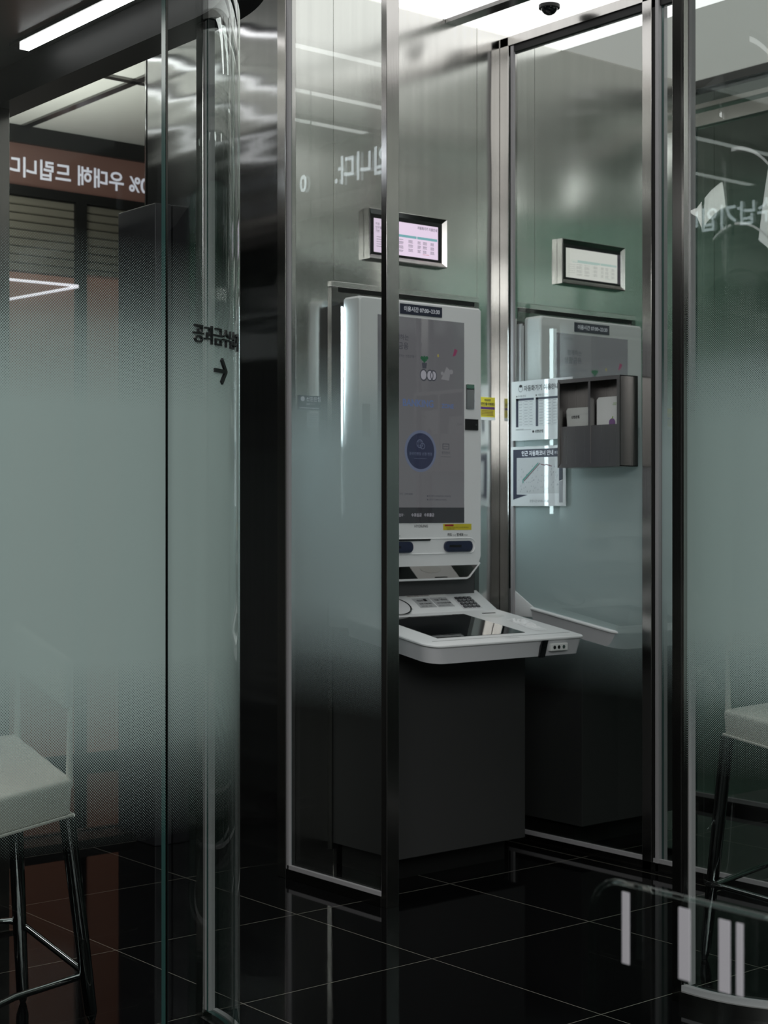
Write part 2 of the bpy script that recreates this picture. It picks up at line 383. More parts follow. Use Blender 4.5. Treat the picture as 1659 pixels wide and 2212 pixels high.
# ------------------------------------------------------------ glass panes
def pane(path, z0, z1, th, front, parent, name='glass_pane', s0=0., side=1):
    """vertical sheet along a ground path; first material on the side facing the viewer, clear on the other, edge colour at the ends"""
    P2 = [Vector(p) for p in path]; L = [s0]
    for a, b in zip(P2, P2[1:]): L.append(L[-1] + (b - a).length)
    nr = []
    for i in range(len(P2)):
        d = (P2[min(i + 1, len(P2) - 1)] - P2[max(i - 1, 0)]).normalized(); nr.append(Vector((d.y, -d.x)) * side)
    bm = BM(); uv = bm.loops.layers.uv.new('UVMap'); o3 = off(parent)
    def col(z): return ([bm.verts.new((p.x, p.y, z)) for p in P2], [bm.verts.new((p.x - q.x * th, p.y - q.y * th, z)) for p, q in zip(P2, nr)])
    (a0, b0), (a1, b1) = col(z0), col(z1)
    def face(v, mi, us):
        f = bm.faces.new(v); f.material_index = mi
        for l, u in zip(f.loops, us): l[uv].uv = u
    for i in range(len(P2) - 1):
        u = ((L[i], z0), (L[i + 1], z0), (L[i + 1], z1), (L[i], z1))
        face((a0[i], a0[i + 1], a1[i + 1], a1[i]), 0, u); face((b0[i], b1[i], b1[i + 1], b0[i + 1]), 1, (u[0], u[3], u[2], u[1]))
        face((a1[i], a1[i + 1], b1[i + 1], b1[i]), 2, u); face((a0[i], b0[i], b0[i + 1], a0[i + 1]), 2, u)
    for i in (0, len(P2) - 1): face((a0[i], a1[i], b1[i], b0[i]), 2, ((0, 0),) * 4)
    me = bpy.data.meshes.new(name)
    for x in (front, 'clear', 'edge'): me.materials.append(M[x])
    for v in bm.verts: v.co -= o3
    bm.to_mesh(me); bm.free()
    if len(P2) > 3:
        for p in me.polygons: p.use_smooth = True
        me.set_sharp_from_angle(angle=math.radians(40))
    o = bpy.data.objects.new(name, me); COL.objects.link(o); o.parent = parent; return o
def ribbon(path, w0, w1, z0, z1, bm=None):
    """solid bar along a ground path, from offset w0 to w1 to its right"""
    bm = bm or BM(); P2 = [Vector(p) for p in path]; R = []
    for i, p in enumerate(P2):
        d = (P2[min(i + 1, len(P2) - 1)] - P2[max(i - 1, 0)]).normalized(); q = Vector((d.y, -d.x))
        R.append([bm.verts.new((*(p + q * w_), z)) for w_, z in ((w0, z0), (w1, z0), (w1, z1), (w0, z1))])
    for a, b in zip(R, R[1:]):
        for k in range(4): bm.faces.new((a[k], a[(k + 1) % 4], b[(k + 1) % 4], b[k]))
    bm.faces.new(R[0][::-1]); bm.faces.new(R[-1]); return bm

# partition A, between the lobby and the first booth
t = thing('glass_partition', 'short frosted glass partition left of the nearer cash machine, with bright steel posts', 'glass partition', (3.0, 3.9, 0), 'booth glass partitions')
pane([(3.012, 4.135), (3.012, 3.655)], .035, 2.85, .01, 'frit2', t, side=1)
obj('post', box(BM(), (3.0, 3.63, 0), (3.048, 3.656, 2.92), .0015), 'frame', t)
obj('post', box(BM(), (2.997, 4.137, 0), (3.04, 4.182, 2.92), .0015), 'frame', t)
obj('sill', box(BM(), (2.998, 3.656, 0), (3.04, 4.14, .032), .001), 'darkframe', t)
bm = BM(); box(bm, (2.999, 3.656, .032), (3.011, 4.13, .044)); box(bm, (2.999, 4.122, .032), (3.011, 4.134, 2.85)); obj('gasket', bm, 'gasket', t)
obj('top_rail', box(BM(), (2.998, 3.656, 2.85), (3.04, 4.14, 2.885)), 'frame', t)

# partition B, between the booths
t = thing('glass_partition', 'long frosted glass partition carrying the posters and the envelope rack', 'glass partition', (4.0, 3.3, 0), 'booth glass partitions')
pane([(4.0, 4.125), (4.0, 3.505)], .035, 2.85, .01, 'frit2', t, side=1)
pane([(4.0, 3.43), (4.0, 2.1)], .035, 2.85, .01, 'frit2', t, side=1, s0=1)
obj('post', box(BM(), (3.985, 4.135, 0), (4.03, 4.179, 2.886), .0015), 'frame', t)
obj('post', box(BM(), (3.985, 3.462, 0), (4.03, 3.502, 2.9), .0015), 'frame', t)
obj('post', box(BM(), (3.985, 3.432, 0), (4.03, 3.446, 2.9), .001), 'gasket', t)
obj('post_channel', box(BM(), (3.992, 3.446, 0), (4.03, 3.462, 2.9)), 'black', t)
obj('sill', box(BM(), (3.985, 2.1, 0), (4.03, 4.15, .03), .001), 'darkframe', t)
bm = BM(); box(bm, (3.986, 2.1, .03), (3.998, 3.455, .043)); box(bm, (3.986, 3.5, .03), (3.998, 4.13, .043)); obj('gasket', bm, 'gasket', t)
obj('gasket_strip', box(BM(), (3.988, 4.112, .04), (3.998, 4.126, 2.85)), 'gasket', t)
obj('top_rail', box(BM(), (3.985, 2.1, 2.853), (4.03, 4.18, 2.886), .001), 'frame', t)
obj('top_channel', box(BM(), (3.992, 2.1, 2.828), (4.02, 4.13, 2.853)), 'black', t)

# partition C, far side of the second booth
t = thing('glass_partition', 'clear glass partition at the far right, under the black beam', 'glass partition', (5.07, 3.0, 0), 'booth glass partitions')
pane([(5.07, 4.17), (5.07, 1.6)], .05, 2.73, .01, 'clear', t, side=1)
obj('sill', box(BM(), (5.05, 1.6, 0), (5.10, 4.178, .03)), 'darkframe', t)
obj('gasket', box(BM(), (5.052, 1.6, .03), (5.066, 4.178, .045)), 'gasket', t)
obj('top_rail', box(BM(), (5.055, 1.6, 2.73), (5.10, 4.178, 2.782)), 'frame', t)
obj('transom', box(BM(), (5.045, 1.6, 2.797), (5.11, 4.178, 2.816)), 'frame', t)
o = obj('ceiling_beam', box(BM(), (5.04, 1.2, 2.878), (5.12, 4.178, 2.924)), 'header'); tag(o, 'black beam under the ceiling at the upper right', 'beam')

# green wall seen through the glass at the right
t = thing('wall_mural', 'green panelled wall with pale wavy relief at the right edge', 'wall panel', (6.9, 2.2, 0))
obj('panel', box(BM(), (6.9, .4, 0), (6.96, 4.17, 2.9)), 'gpanel', t)
F = Face((6.9, 4.17, 0), (0, -1, 0), (0, 0, 1))
for a, b, r in ((.55, 2.45, .22), (1.2, 2.2, .28), (1.75, 2.55, .22), (.8, 1.75, .25), (1.5, 1.6, .22)):
    bm = BM(); F.ring(bm, a, b, r, r + .09, d=.012, n=48); obj('relief_ring', bm, 'gpanel2', t)
bm = BM(); F.rect(bm, 0, 2.82, 3.5, 2.9, .001, .02); obj('top_band', bm, 'gpanel2', t)
for k in range(3):
    o = obj('spot_light', box(BM(), (5.9, 3.2 - k * .55, 2.90), (5.97, 3.26 - k * .55, 2.922)), 'ledline')
    tag(o, ['small square ceiling spotlight nearest the right post', 'small square ceiling spotlight, the middle one of the row', 'small square ceiling spotlight nearest the right edge'][k], 'spotlight', 'square spotlights at the upper right')

# ------------------------------------------------------------ left capsule
R_ = .45; CX, CY = 1.55, 3.07
def arcp(a0, a1, n=28, r=R_, c=(CX, CY)): return [(c[0] + r * math.cos(math.radians(a0 + (a1 - a0) * k / n)), c[1] + r * math.sin(math.radians(a0 + (a1 - a0) * k / n))) for k in range(n + 1)]
A0 = 279.2
scr = thing('curved_glass_screen', 'frosted glass screen with a rounded corner and black lettering, at the left', 'glass screen', (1.6, 2.9, 0), 'capsule glass screens')
s_arc = R_ * math.radians(A0 - 270)
flat_end = CX + R_ * math.cos(math.radians(A0 - .6))
pane([(.2, CY - R_), (CX, CY - R_)] + arcp(270, A0 - .5, 6)[1:], .04, 2.295, .012, 'frit', scr, s0=0, side=1)
pane(arcp(A0 + .3, 357), .04, 2.295, .012, 'frit', scr, 'curved_glass_pane', s0=CX - .2 + s_arc + .003, side=1)
obj('post', box(BM(), (1.985, 3.06, 0), (2.017, 3.088, 2.295), .001), 'frame', scr)
obj('post_gasket', box(BM(), (1.991, 3.044, .04), (2.007, 3.061, 2.295)), 'gasket', scr)
sp_ = [(.2, CY - R_), (CX, CY - R_)] + arcp(270, 357)[1:]
obj('sill', ribbon(sp_, -.03, .02, 0, .03), 'darkframe', scr, True)
obj('gasket', ribbon(sp_, .001, .014, .03, .043), 'gasket', scr, True)
obj('joint', ribbon([(CX + (R_ - .001) * math.cos(math.radians(A0 + a)), CY + (R_ + .001) * math.sin(math.radians(A0 + a))) for a in (-.35, .15)], -.010, 0, .04, 2.295), 'darkframe', scr)
hd = thing('capsule_header', 'black header beam with rounded corner and grey ceiling over the left capsule', 'header', (1.4, 4.2, 2.30))
hp = [(.2, CY - R_), (CX, CY - R_)] + arcp(270, 360)[1:] + [(2.0, 6.2)]
obj('beam', ribbon(hp, -.03, .06, 2.30, 2.395), 'header', hd, True)
obj('ceiling_panel', box(BM(), (.2, 2.60, 2.397), (2.10, 6.2, 2.455)), 'capsule', hd)
t = thing('linear_ceiling_light', 'bright white light strip on the ceiling of the left capsule', 'ceiling light', (1.91, 3.2, 2.395))
obj('housing', box(BM(), (1.88, 2.68, 2.388), (1.94, 3.82, 2.397)), 'darkframe', t)
obj('diffuser', box(BM(), (1.898, 2.68, 2.379), (1.924, 3.795, 2.390)), 'ledline', t)
t = thing('steel_post', 'bright steel post at the far left edge under the black header', 'post', (2.0, 4.12, 0))
obj('post', box(BM(), (1.98, 4.09, .0), (2.015, 4.18, 2.30), .002), 'frame', t)
obj('foot_plate', box(BM(), (1.97, 4.083, 0), (2.025, 4.19, .008)), 'darkframe', t)

# black lettering on the rounded corner
sg = thing('lettering_sign', 'raised black Korean lettering with an arrow on the rounded glass corner', 'sign', (1.8, 2.75, 1.45))
def on_arc(s, z, d):   # s: metres along the arc from 270 degrees
    a = math.radians(270) + s / R_; r = R_ + .0 + d
    return (CX + r * math.cos(a), CY + r * math.sin(a), z)
def arc_letters(bm, text, size, s, z, th):
    v, f = glyphs(text, size, .0004, 0, 'LEFT', 1)
    a = [bm.verts.new(on_arc(s + p.x, z + p.y, th)) for p in v]; b = [bm.verts.new(on_arc(s + p.x, z + p.y, .0005)) for p in v]
    edges = {}
    for q in f:
        try: bm.faces.new([a[i] for i in q]); bm.faces.new([b[i] for i in reversed(q)])
        except ValueError: continue
        for i, j in zip(q, q[1:] + q[:1]): edges[(i, j)] = 1
    for (i, j) in edges:
        if (j, i) not in edges:
            try: bm.faces.new((a[j], a[i], b[i], b[j]))
            except ValueError: pass
SL = .140
for k, ch in enumerate('공과금수납기'):
    obj('letter', arc_letters(b_ := BM(), ch, .040, SL + k * .0365, 1.512, .005) or b_, 'letter', sg)
bm = BM(); ax = .268; az = 1.459
def seg(p, q, hw):
    d = (Vector(q) - Vector(p)).normalized(); nn = Vector((-d.y, d.x)) * hw
    pts = [Vector(p) + nn, Vector(q) + nn, Vector(q) - nn, Vector(p) - nn]
    prism(bm, [on_arc(*c, .0005) for c in pts], [on_arc(*c, .005) for c in pts])
seg((ax - .052, az), (ax - .002, az), .0040); seg((ax - .022, az + .024), (ax + .001, az - .0015), .0044); seg((ax - .022, az - .024), (ax + .001, az + .0015), .0044)
obj('arrow', bm, 'letter', sg)

# news ticker on the capsule, facing the booths: its mirror image floats in the partitions
tk = thing('led_ticker', 'scrolling LED ticker facing the booths, seen mirrored in the glass', 'led ticker', (2.12, 4.9, 2.46))
obj('housing', box(BM(), (2.04, 3.3, 2.456), (2.118, 6.1, 2.66)), 'header', tk)
F = Face((2.118, 4.378, 2.495), (0, 1, 0), (0, 0, 1))
for it in (('수납기입니다.', .118, 0, 0, .0028), ('0', .095, .862, .0, .0028), ('공과금', .118, -.34, 0, .0028)): obj('lettering', write(BM(), F, [it], d=.002), 'tick', tk)

# ------------------------------------------------------------ right capsule
RC = (3.322, 2.45); RR = .338
sc2 = thing('curved_glass_screen', 'rounded frosted glass screen with pale sill at the right edge', 'glass screen', (3.3, 2.3, 0), 'capsule glass screens')
rp = [(RC[0] - RR, 2.484)] + arcp(180, 270, 24, RR, RC) + [(5.0, RC[1] - RR)]
pane(rp, .04, 2.95 - .03, .012, 'frit', sc2, 'curved_glass_pane', side=1, s0=0)
obj('post', box(BM(), (2.970, 2.487, 0), (3.005, 2.515, 2.92), .001), 'darkframe', sc2)
obj('post_face', box(BM(), (2.971, 2.480, 0), (2.99, 2.488, 2.92)), 'frame', sc2)
obj('post_gasket', box(BM(), (2.99, 2.477, .04), (3.011, 2.488, 2.92)), 'gasket', sc2)
obj('sill', ribbon(rp, -.025, .026, 0, .03), 'frame', sc2, True)
obj('gasket', ribbon(rp, .001, .017, .03, .043), 'gasket', sc2, True)

# ------------------------------------------------------------ stools
def stool(tname, label, c, feet, ring, seat_th, back, group):
    """c: four seat corners (top), feet: floor points"""
    base = (sum(p[0] for p in feet) / 4, sum(p[1] for p in feet) / 4, 0)
    t = thing(tname, label, 'stool', base, group)
    bm = BM(); cc = Vector([sum(p[i] for p in c) / 4 for i in range(3)])
    prism(bm, [Vector(p) - Vector((0, 0, seat_th)) + (cc - Vector(p)) * .03 for p in c], [Vector(p) for p in c])
    bmesh.ops.recalc_face_normals(bm, faces=bm.faces[:])
    bmesh.ops.bevel(bm, geom=bm.edges[:], offset=.013, segments=4, profile=.55, affect='EDGES')
    s = obj('seat', bm, 'leather', t, True)
    bm = BM(); lo = [Vector(p) - Vector((0, 0, seat_th - .004)) + (cc - Vector(p)) * .012 for p in c]
    tube(bm, lo + [lo[0]], .0035, 8); obj('piping', bm, 'leather', s, True)
    for p, f in zip(c, feet):
        top = Vector(p) + (cc - Vector(p)) * .07 - Vector((0, 0, seat_th))
        f = Vector(f); m_ = top.lerp(f, .5)
        lg = obj('leg', tube(BM(), [top, m_, f + (top - f) * .05, f + (top - f) * .02], [.018, .017, .0145, .010], 16), 'chrome', t, True)
        obj('foot_cap', tube(BM(), [f + (top - f) * .02, f + Vector((0, 0, .001))], [.0102, .007], 12), 'black', lg, True)
    obj('footrest', tube(BM(), ring, .0082, 12), 'chrome', t, True)
    a, b = back
    for q in (a, b):
        q = Vector(q); obj('back_post', tube(BM(), [q - Vector((0, 0, .02)), q + Vector((.004, .006, .16))], [.0085, .005], 10), 'leather', t, True)
    bm = BM(); a, b = Vector(a), Vector(b); d = (b - a).normalized(); nn = Vector((d.y, -d.x, 0)) * .012
    lo = [a - nn, b - nn, b + nn, a + nn]
    prism(bm, [p + Vector((0, 0, .15)) for p in lo], [p + Vector((0, 0, .26)) for p in lo])
    bmesh.ops.bevel(bm, geom=bm.edges[:], offset=.008, segments=3, profile=.5, affect='EDGES'); obj('backrest', bm, 'leather', t, True)
    return t
stool('bar_stool', 'white leather stool with chrome legs behind the left frosted glass',
      [(1.70, 3.14, .588), (1.725, 3.47, .652), (1.36, 3.40, .645), (1.31, 2.99, .575)],
      [(1.81, 3.256, 0), (1.755, 3.492, 0), (1.30, 3.48, 0), (1.25, 2.96, 0)],
      [(1.25, 3.02, .11), (1.60, 3.225, .105), (1.796, 3.262, .11), (1.80, 3.275, .112), (1.752, 3.47, .185), (1.728, 3.50, .198), (1.69, 3.505, .20), (1.35, 3.50, .20)], .085,
      ((1.695, 3.15, .59), (1.722, 3.455, .65)), 'stools in the glass capsules')
stool('bar_stool', 'white stool with chrome footrest behind the right rounded glass',
      [(3.325, 2.645, .66), (3.20, 2.38, .66), (3.50, 2.30, .66), (3.66, 2.66, .665)],
      [(3.306, 2.69, 0), (3.20, 2.33, 0), (3.55, 2.24, 0), (3.72, 2.70, 0)],
      [(3.23, 2.28, .21), (3.287, 2.60, .205), (3.292, 2.648, .203), (3.31, 2.655, .203), (3.68, 2.735, .20)], .07,
      ((3.335, 2.635, .66), (3.65, 2.65, .665)), 'stools in the glass capsules')

# ------------------------------------------------------------ far room at the left
o = obj('low_cabinet', box(BM(), (2.93, 4.823, 0), (2.998, 5.079, 2.262), .003), 'cabinet')
o.name = 'service_cabinet'; tag(o, 'tall dark cabinet against the end of the steel side wall', 'cabinet')
YF = 6.62
t = thing('shop_front', 'closed shop front with brown fascia, shutter and orange panels behind the left glass', 'shop front', (3.6, YF, 0))
F = Face((3.0, YF, 0), (1, 0, 0), (0, 0, 1))
obj('fascia', box(BM(), (2.7, YF, 2.655), (4.6, YF + .05, 2.848)), 'fascia', t)
obj('upper_rail', box(BM(), (2.7, YF - .03, 2.848), (4.6, YF + .07, 2.924)), 'black', t)
obj('lower_rail', box(BM(), (2.7, YF - .02, 2.612), (4.6, YF + .06, 2.655)), 'black', t)
bm = BM()
for k in range(9): box(bm, (2.7, YF + .0, 2.27 + k * .038), (4.6, YF + .03, 2.27 + k * .038 + .034), .004, 1)
obj('shutter', bm, 'shutter', t)
obj('mullion', box(BM(), (3.586, YF - .02, 0), (3.642, YF + .06, 2.612)), 'black', t)
obj('orange_panel', box(BM(), (2.7, YF, .05), (3.586, YF + .04, 2.262)), 'orange', t)
obj('orange_panel', box(BM(), (3.642, YF, .05), (4.6, YF + .04, 2.285)), 'orange', t)
obj('kick_plate', box(BM(), (2.7, YF - .005, 0), (4.6, YF + .05, .05)), 'black', t)
bm = BM(); write(bm, F, [('0% 우대해 드립니다', .098, .985, 2.705, .0022, 'LEFT', .94, -1)], d=.003); obj('lettering', bm, 'signtxt', t)  # mirror image of the ticker text, built as solid lettering
bm = BM(); tube(bm, [(3.1, YF - .04, 2.218), (3.585, YF - .04, 2.221)], .006, 8); tube(bm, [(3.1, YF - .04, 2.095), (3.585, YF - .04, 2.217)], .006, 8)
o = obj('v_strip', bm, 'vstrip'); tag(o, 'thin V shaped glowing strip over the orange shop panel', 'light tube')  # bright V marks, built as glowing strips
bm = BM(); box(bm, (2.2, 5.60, 2.915), (5.2, 5.64, 2.924)); box(bm, (3.30, 5.0, 2.915), (3.34, 6.6, 2.924)); box(bm, (2.60, 5.0, 2.915), (2.64, 6.6, 2.924))
struct('trim_2', bm, 'darkframe')
area('far_ceiling_fill', (2.75, 5.75, 2.2), (.5, .8), 18, (1, .98, .92), (math.pi, 0, 0))  # added upward lamp to brighten the far ceiling, no fixture there
gw = thing('glass_partition', 'dark tinted glass front between the steel wall and the left post', 'glass partition', (2.6, 5.1, 0), 'booth glass partitions')
pane([(2.2, 5.1), (3.085, 5.1)], .03, 2.92, .01, 'clear', gw, side=1)
obj('base_profile', box(BM(), (2.2, 5.09, 0), (3.085, 5.12, .035)), 'black', gw)

# ------------------------------------------------------------ cash machine
def tz(y): return .774 + (y - 3.62) * .1575      # sloping work top
def cz(y): return .837 + (y - 4.02) * .59        # steeper rear console
def make_atm():
    t = thing('cash_machine', 'nearer white cash machine standing behind the steel post', 'cash machine', (3.493, 4.10, 0), 'cash machines')
    P = Face((0, 4.04, 0), (1, 0, 0), (0, 0, 1))   # x,z of the upright face; n = -y
    # surround set in the steel wall
    bm = BM(); box(bm, (3.209, 4.168, 1.921), (3.872, 4.182, 1.940), .0015); obj('surround_rail', box(BM(), (3.209, 4.168, .06), (3.236, 4.182, 1.92), .0015), 'darkframe', t); obj('surround_rail', box(BM(), (3.85, 4.168, .06), (3.872, 4.182, 1.92)), 'darkframe', t)
    obj('surround_frame', bm, 'frame', t)
    obj('surround_gap', box(BM(), (3.236, 4.172, 1.908), (3.85, 4.179, 1.921)), 'slit', t)
    obj('surround_panel', box(BM(), (3.236, 4.1765, .06), (3.85, 4.1795, 1.908)), 'darkframe', t)
    # lower cabinet
    c = obj('cabinet', box(BM(), (3.215, 3.83, .08), (3.77, 4.175, .80), .002), 'body', t)
    obj('plinth', box(BM(), (3.25, 3.90, 0), (3.74, 4.165, .08)), 'black', t)
    obj('neck', box(BM(), (3.235, 4.11, .80), (3.795, 4.176, 1.0)), 'neck', t)
    # upright housing
    zb = .993; h = .006
    def out(g, y):
        x0, x1 = 3.222 + g, 3.766 - g
        return [(x0 + .012, y, zb), (x0, y, zb + .03), (x0, y, 1.872 - g), (x0 + .008, y, 1.88 - g), (x1 - .008, y, 1.88 - g), (x1, y, 1.872 - g), (x1, y, zb + .03), (x1 - .012, y, zb)]
    bm = BM(); prism(bm, out(0, 4.12), out(0, 4.046), cap=False)
    vs = list(bm.verts); bm2 = BM()
    rings = [out(0, 4.12), out(0, 4.048), out(.002, 4.0425), out(.006, 4.04)]
    R = [[bm2.verts.new(p) for p in r] for r in rings]
    for a, b in zip(R, R[1:]):
        for k in range(8): bm2.faces.new((a[k], a[(k + 1) % 8], b[(k + 1) % 8], b[k]))
    bm2.faces.new(R[0]); bm2.faces.new(R[-1][::-1]); bm.free()
    hs = obj('housing', bm2, 'white', t)
    # slanted dark mirror under the slots
    q = [(3.236, 4.042, .993), (3.752, 4.042, .993), (3.722, 4.062, .950), (3.266, 4.062, .950)]
    bm = BM(); prism(bm, [(x, y + .03, z) for x, y, z in q], q); obj('mirror_strip', bm, 'mirrorstrip', t)
    obj('mirror_rim', tube(BM(), [(3.230, 4.040, 1.0), (3.262, 4.061, .951), (3.272, 4.063, .9465), (3.716, 4.063, .9465), (3.727, 4.061, .951), (3.757, 4.040, 1.0)], .0035, 8), 'white', t, True)
    # portrait display
    sc = obj('display', (lambda b: P.rect(b, 3.30, 1.138, 3.682, 1.824, 0, .002))(BM()), 'scr', t)
    D = lambda fn, m, nm: (lambda b: (fn(b), obj(nm, b, m, sc)))(BM())
    D(lambda b: P.rect(b, 3.30, 1.138, 3.682, 1.190, .002, .0026), 'scr_bar', 'footer_bar')
    D(lambda b: P.disc(b, 3.484, 1.379, .070, .002, .0026), 'scr_ring', 'button_rim')
    D(lambda b: P.disc(b, 3.484, 1.379, .0605, .0026, .0032), 'scr_navy', 'round_button')
    for it in [('함께하는', .021, 3.355, 1.748, .0002), ('생활금융', .025, 3.339, 1.718, .0002), ('함께하는 신한은행 !', .0105, 3.375, 1.690), ('· 이용안내 : 1599-8000', .0085, 3.37, 1.232), ('▶통장정리 (PASSBOOK UPDATE)', .0075, 3.512, 1.226), ('▶신청하기 (APPLICATION)', .0075, 3.512, 1.214), ('신한은행', .013, 3.335, 1.800)]: D(lambda b: write(b, P, [it], d=.003), 'scr_txt', 'screen_text')
    for it in [('BANKING', .0335, 3.404, 1.528, .0006, 'LEFT', .93), ('ZONE', .020, 3.578, 1.528, .0005, 'LEFT', 1.0)]: D(lambda b: write(b, P, [it], d=.003), 'scr_blue', 'screen_heading')
    for it in [('입출금 업무 ·', .0115, 3.352, 1.1605), ('수표입금   수표출금', .0125, 3.442, 1.1605, .0002)]: D(lambda b: write(b, P, [it], d=.0036), 'scr_pale', 'footer_text')
    def icon(b):
        P.ring(b, 3.480, 1.404, .0125, .0142, d=.0036, n=24); P.ring(b, 3.480, 1.404, .0125, .0142, d=.0036, n=24, sx=.45); P.ring(b, 3.492, 1.396, .0085, .0102, d=.0038, n=20)
        for k in (-.006, .006): P.rect(b, 3.4675, 1.404 + k, 3.4925, 1.4048 + k, .003, .0036)
        write(b, P, [('온라인뱅킹 신청·변경', .0115, 3.484, 1.366, 0, 'CENTER')], d=.0036); dashes(b, P, 3.455, 3.51, 1.354, 1, .001, .0036)
    D(icon, 'scr_ring', 'button_icon')
    def icon2(b):
        for r in ((3.583, 1.405, 3.612, 1.407), (3.583, 1.388, 3.612, 1.390), (3.583, 1.388, 3.5845, 1.407), (3.6105, 1.388, 3.612, 1.407)): P.rect(b, *r, .002, .003)
        dashes(b, P, 3.588, 3.607, 1.397, 1, .0015, .003)
    D(icon2, 'scr_txt', 'passbook_icon')
    D(lambda b: (write(b, P, [('통장정리', .0105, 3.5975, 1.372, 0, 'CENTER')], d=.003), dashes(b, P, 3.575, 3.62, 1.362, 1, .001, .003)), 'scr_txt', 'passbook_text')
    # plain picture: cactus in a pot beside three ringed clocks
    def clocks(b):
        for a, r in ((3.496, .0205), (3.524, .0195), (3.540, .0185)): P.ring(b, a, 1.635, r * .78, r, d=.0045, n=28, sx=.8)
        P.poly(b, [(3.492, 1.657), (3.508, 1.657), (3.511, 1.676), (3.489, 1.676)], .003, .004)
    D(clocks, 'scr_txt', 'clock_picture')
    D(lambda b: [P.disc(b, a, 1.635, .0155, .003, .0038, sx=.8) for a in (3.496, 3.524, 3.540)], 'scr_pale', 'clock_faces')
    D(lambda b: (P.disc(b, 3.500, 1.688, .012, .003, .004, sx=.5), P.disc(b, 3.489, 1.692, .006, .003, .004), P.disc(b, 3.511, 1.693, .006, .003, .004), P.rect(b, 3.489, 1.682, 3.511, 1.687, .003, .004)), 'scr_green', 'cactus_picture')
    D(lambda b: (P.poly(b, [(3.575, 1.625), (3.61, 1.622), (3.618, 1.655), (3.60, 1.668), (3.592, 1.652)], .003, .004), P.disc(b, 3.621, 1.652, .008, .003, .004), P.disc(b, 3.580, 1.645, .006, .003, .004)), 'scr_greyp', 'grey_picture')
    D(lambda b: P.poly(b, [(3.628, 1.705), (3.640, 1.709), (3.650, 1.727), (3.637, 1.732)], .003, .004), 'scr_red', 'red_confetti')
    D(lambda b: P.poly(b, [(3.560, 1.698), (3.566, 1.700), (3.563, 1.710), (3.557, 1.706)], .003, .004), 'scr_yel', 'yellow_confetti')
    # opening hours plate
    pl = obj('hours_plate', (lambda b: P.rect(b, 3.395, 1.834, 3.580, 1.868, 0, .003))(BM()), 'navyp', t)
    pl['label'] = 'navy opening hours plate'
    obj('hours_text', write(BM(), P, [('이용시간 07:00~23:30', .0185, 3.4095, 1.8445, .0003, 'LEFT', .96)], d=.0036), 'wtxt', pl)
    # light bars on both sides
    for x in (3.213, 3.797):
        b = obj('light_bar', box(BM(), (x, 4.122, 1.168), (x + .007, 4.136, 1.850), .001, 1), 'led', t); b['label'] = 'glowing white light bar'
        obj('light_bar_backing', box(BM(), (min(x, 3.222), 4.136, 1.16), (max(x + .007, 3.222), 4.166, 1.856)), 'neck', t)
    obj('light_bar_shield', box(BM(), (3.2085, 4.121, 1.16), (3.2115, 4.168, 1.856)), 'neck', t)  # added flange, hides the bar's reflection in the steel wall
    # right margin: mirror and camera
    mr = obj('mirror', box(BM(), (3.690, 4.036, 1.528), (3.730, 4.042, 1.616), .0025), 'mirror', t)
    cm = obj('camera_module', box(BM(), (3.687, 4.035, 1.457), (3.746, 4.042, 1.495), .001), 'slit', t)
    obj('lens', tube(BM(), [(3.734, 4.036, 1.476), (3.734, 4.033, 1.476)], .004, 12), 'chrome', cm)
    obj('side_vent', (lambda b: P.rect(b, 3.235, 1.42, 3.268, 1.528, 0, .001))(BM()), 'grey', t)
    # sticker and print under the display
    st = obj('sticker', (lambda b: P.rect(b, 3.587, 1.1135, 3.717, 1.1345, 0, .0008))(BM()), 'yellow', t); st['label'] = 'yellow notice sticker'
    obj('sticker_heading', (lambda b: P.rect(b, 3.594, 1.1265, 3.634, 1.1325, 0, .0012))(BM()), 'red', st)
    obj('sticker_print', write(BM(), P, [('보이스피싱 주의! 송금·이체 전 다시 한번 확인하세요', .0048, 3.600, 1.1205), ('금융감독원 1332', .0052, 3.602, 1.1150)], d=.0012), 'ink', st)
    obj('maker_print', write(BM(), P, [('HYOSUNG', .0125, 3.458, 1.1235, .0001)], d=.0008), 'ink', t)
    obj('passbook_print', write(BM(), P, [('통장', .0115, 3.350, 1.093, .0003), ('Passbook', .006, 3.374, 1.094)], d=.0008), 'ink', t)
    obj('card_print', write(BM(), P, [('카드', .0115, 3.606, 1.0935, .0003), ('Card', .006, 3.630, 1.0945), ('|', .009, 3.642, 1.0935), ('명세표', .0115, 3.648, 1.0935, .0003), ('Receipt', .006, 3.681, 1.0945)], d=.0008), 'ink', t)
    # recessed slot band
    def rr(x0, z0, x1, z1, r, n=8):
        o_ = []
        for cx_, cz_, a0 in ((x1 - r, z1 - r, 0), (x0 + r, z1 - r, 90), (x0 + r, z0 + r, 180), (x1 - r, z0 + r, 270)):
            for k in range(n + 1): a = math.radians(a0 + 90 * k / n); o_.append((cx_ + r * math.cos(a), cz_ + r * math.sin(a)))
        return o_
    bm = BM(); A = rr(3.24, 1.031, 3.735, 1.088, .024); B = rr(3.243, 1.034, 3.732, 1.085, .022)
    a = [bm.verts.new(P.p(x, z, .0002)) for x, z in A]; b = [bm.verts.new(P.p(x, z, .004)) for x, z in B]; c_ = [bm.verts.new(P.p(x + (3.4875 - x) * .012, z + (1.0595 - z) * .1, .0004)) for x, z in B]
    for k in range(len(a)):
        j = (k + 1) % len(a); bm.faces.new((a[k], a[j], b[j], b[k])); bm.faces.new((b[k], b[j], c_[j], c_[k]))
    bm.faces.new(c_); obj('slot_band', bm, 'white', t, True)
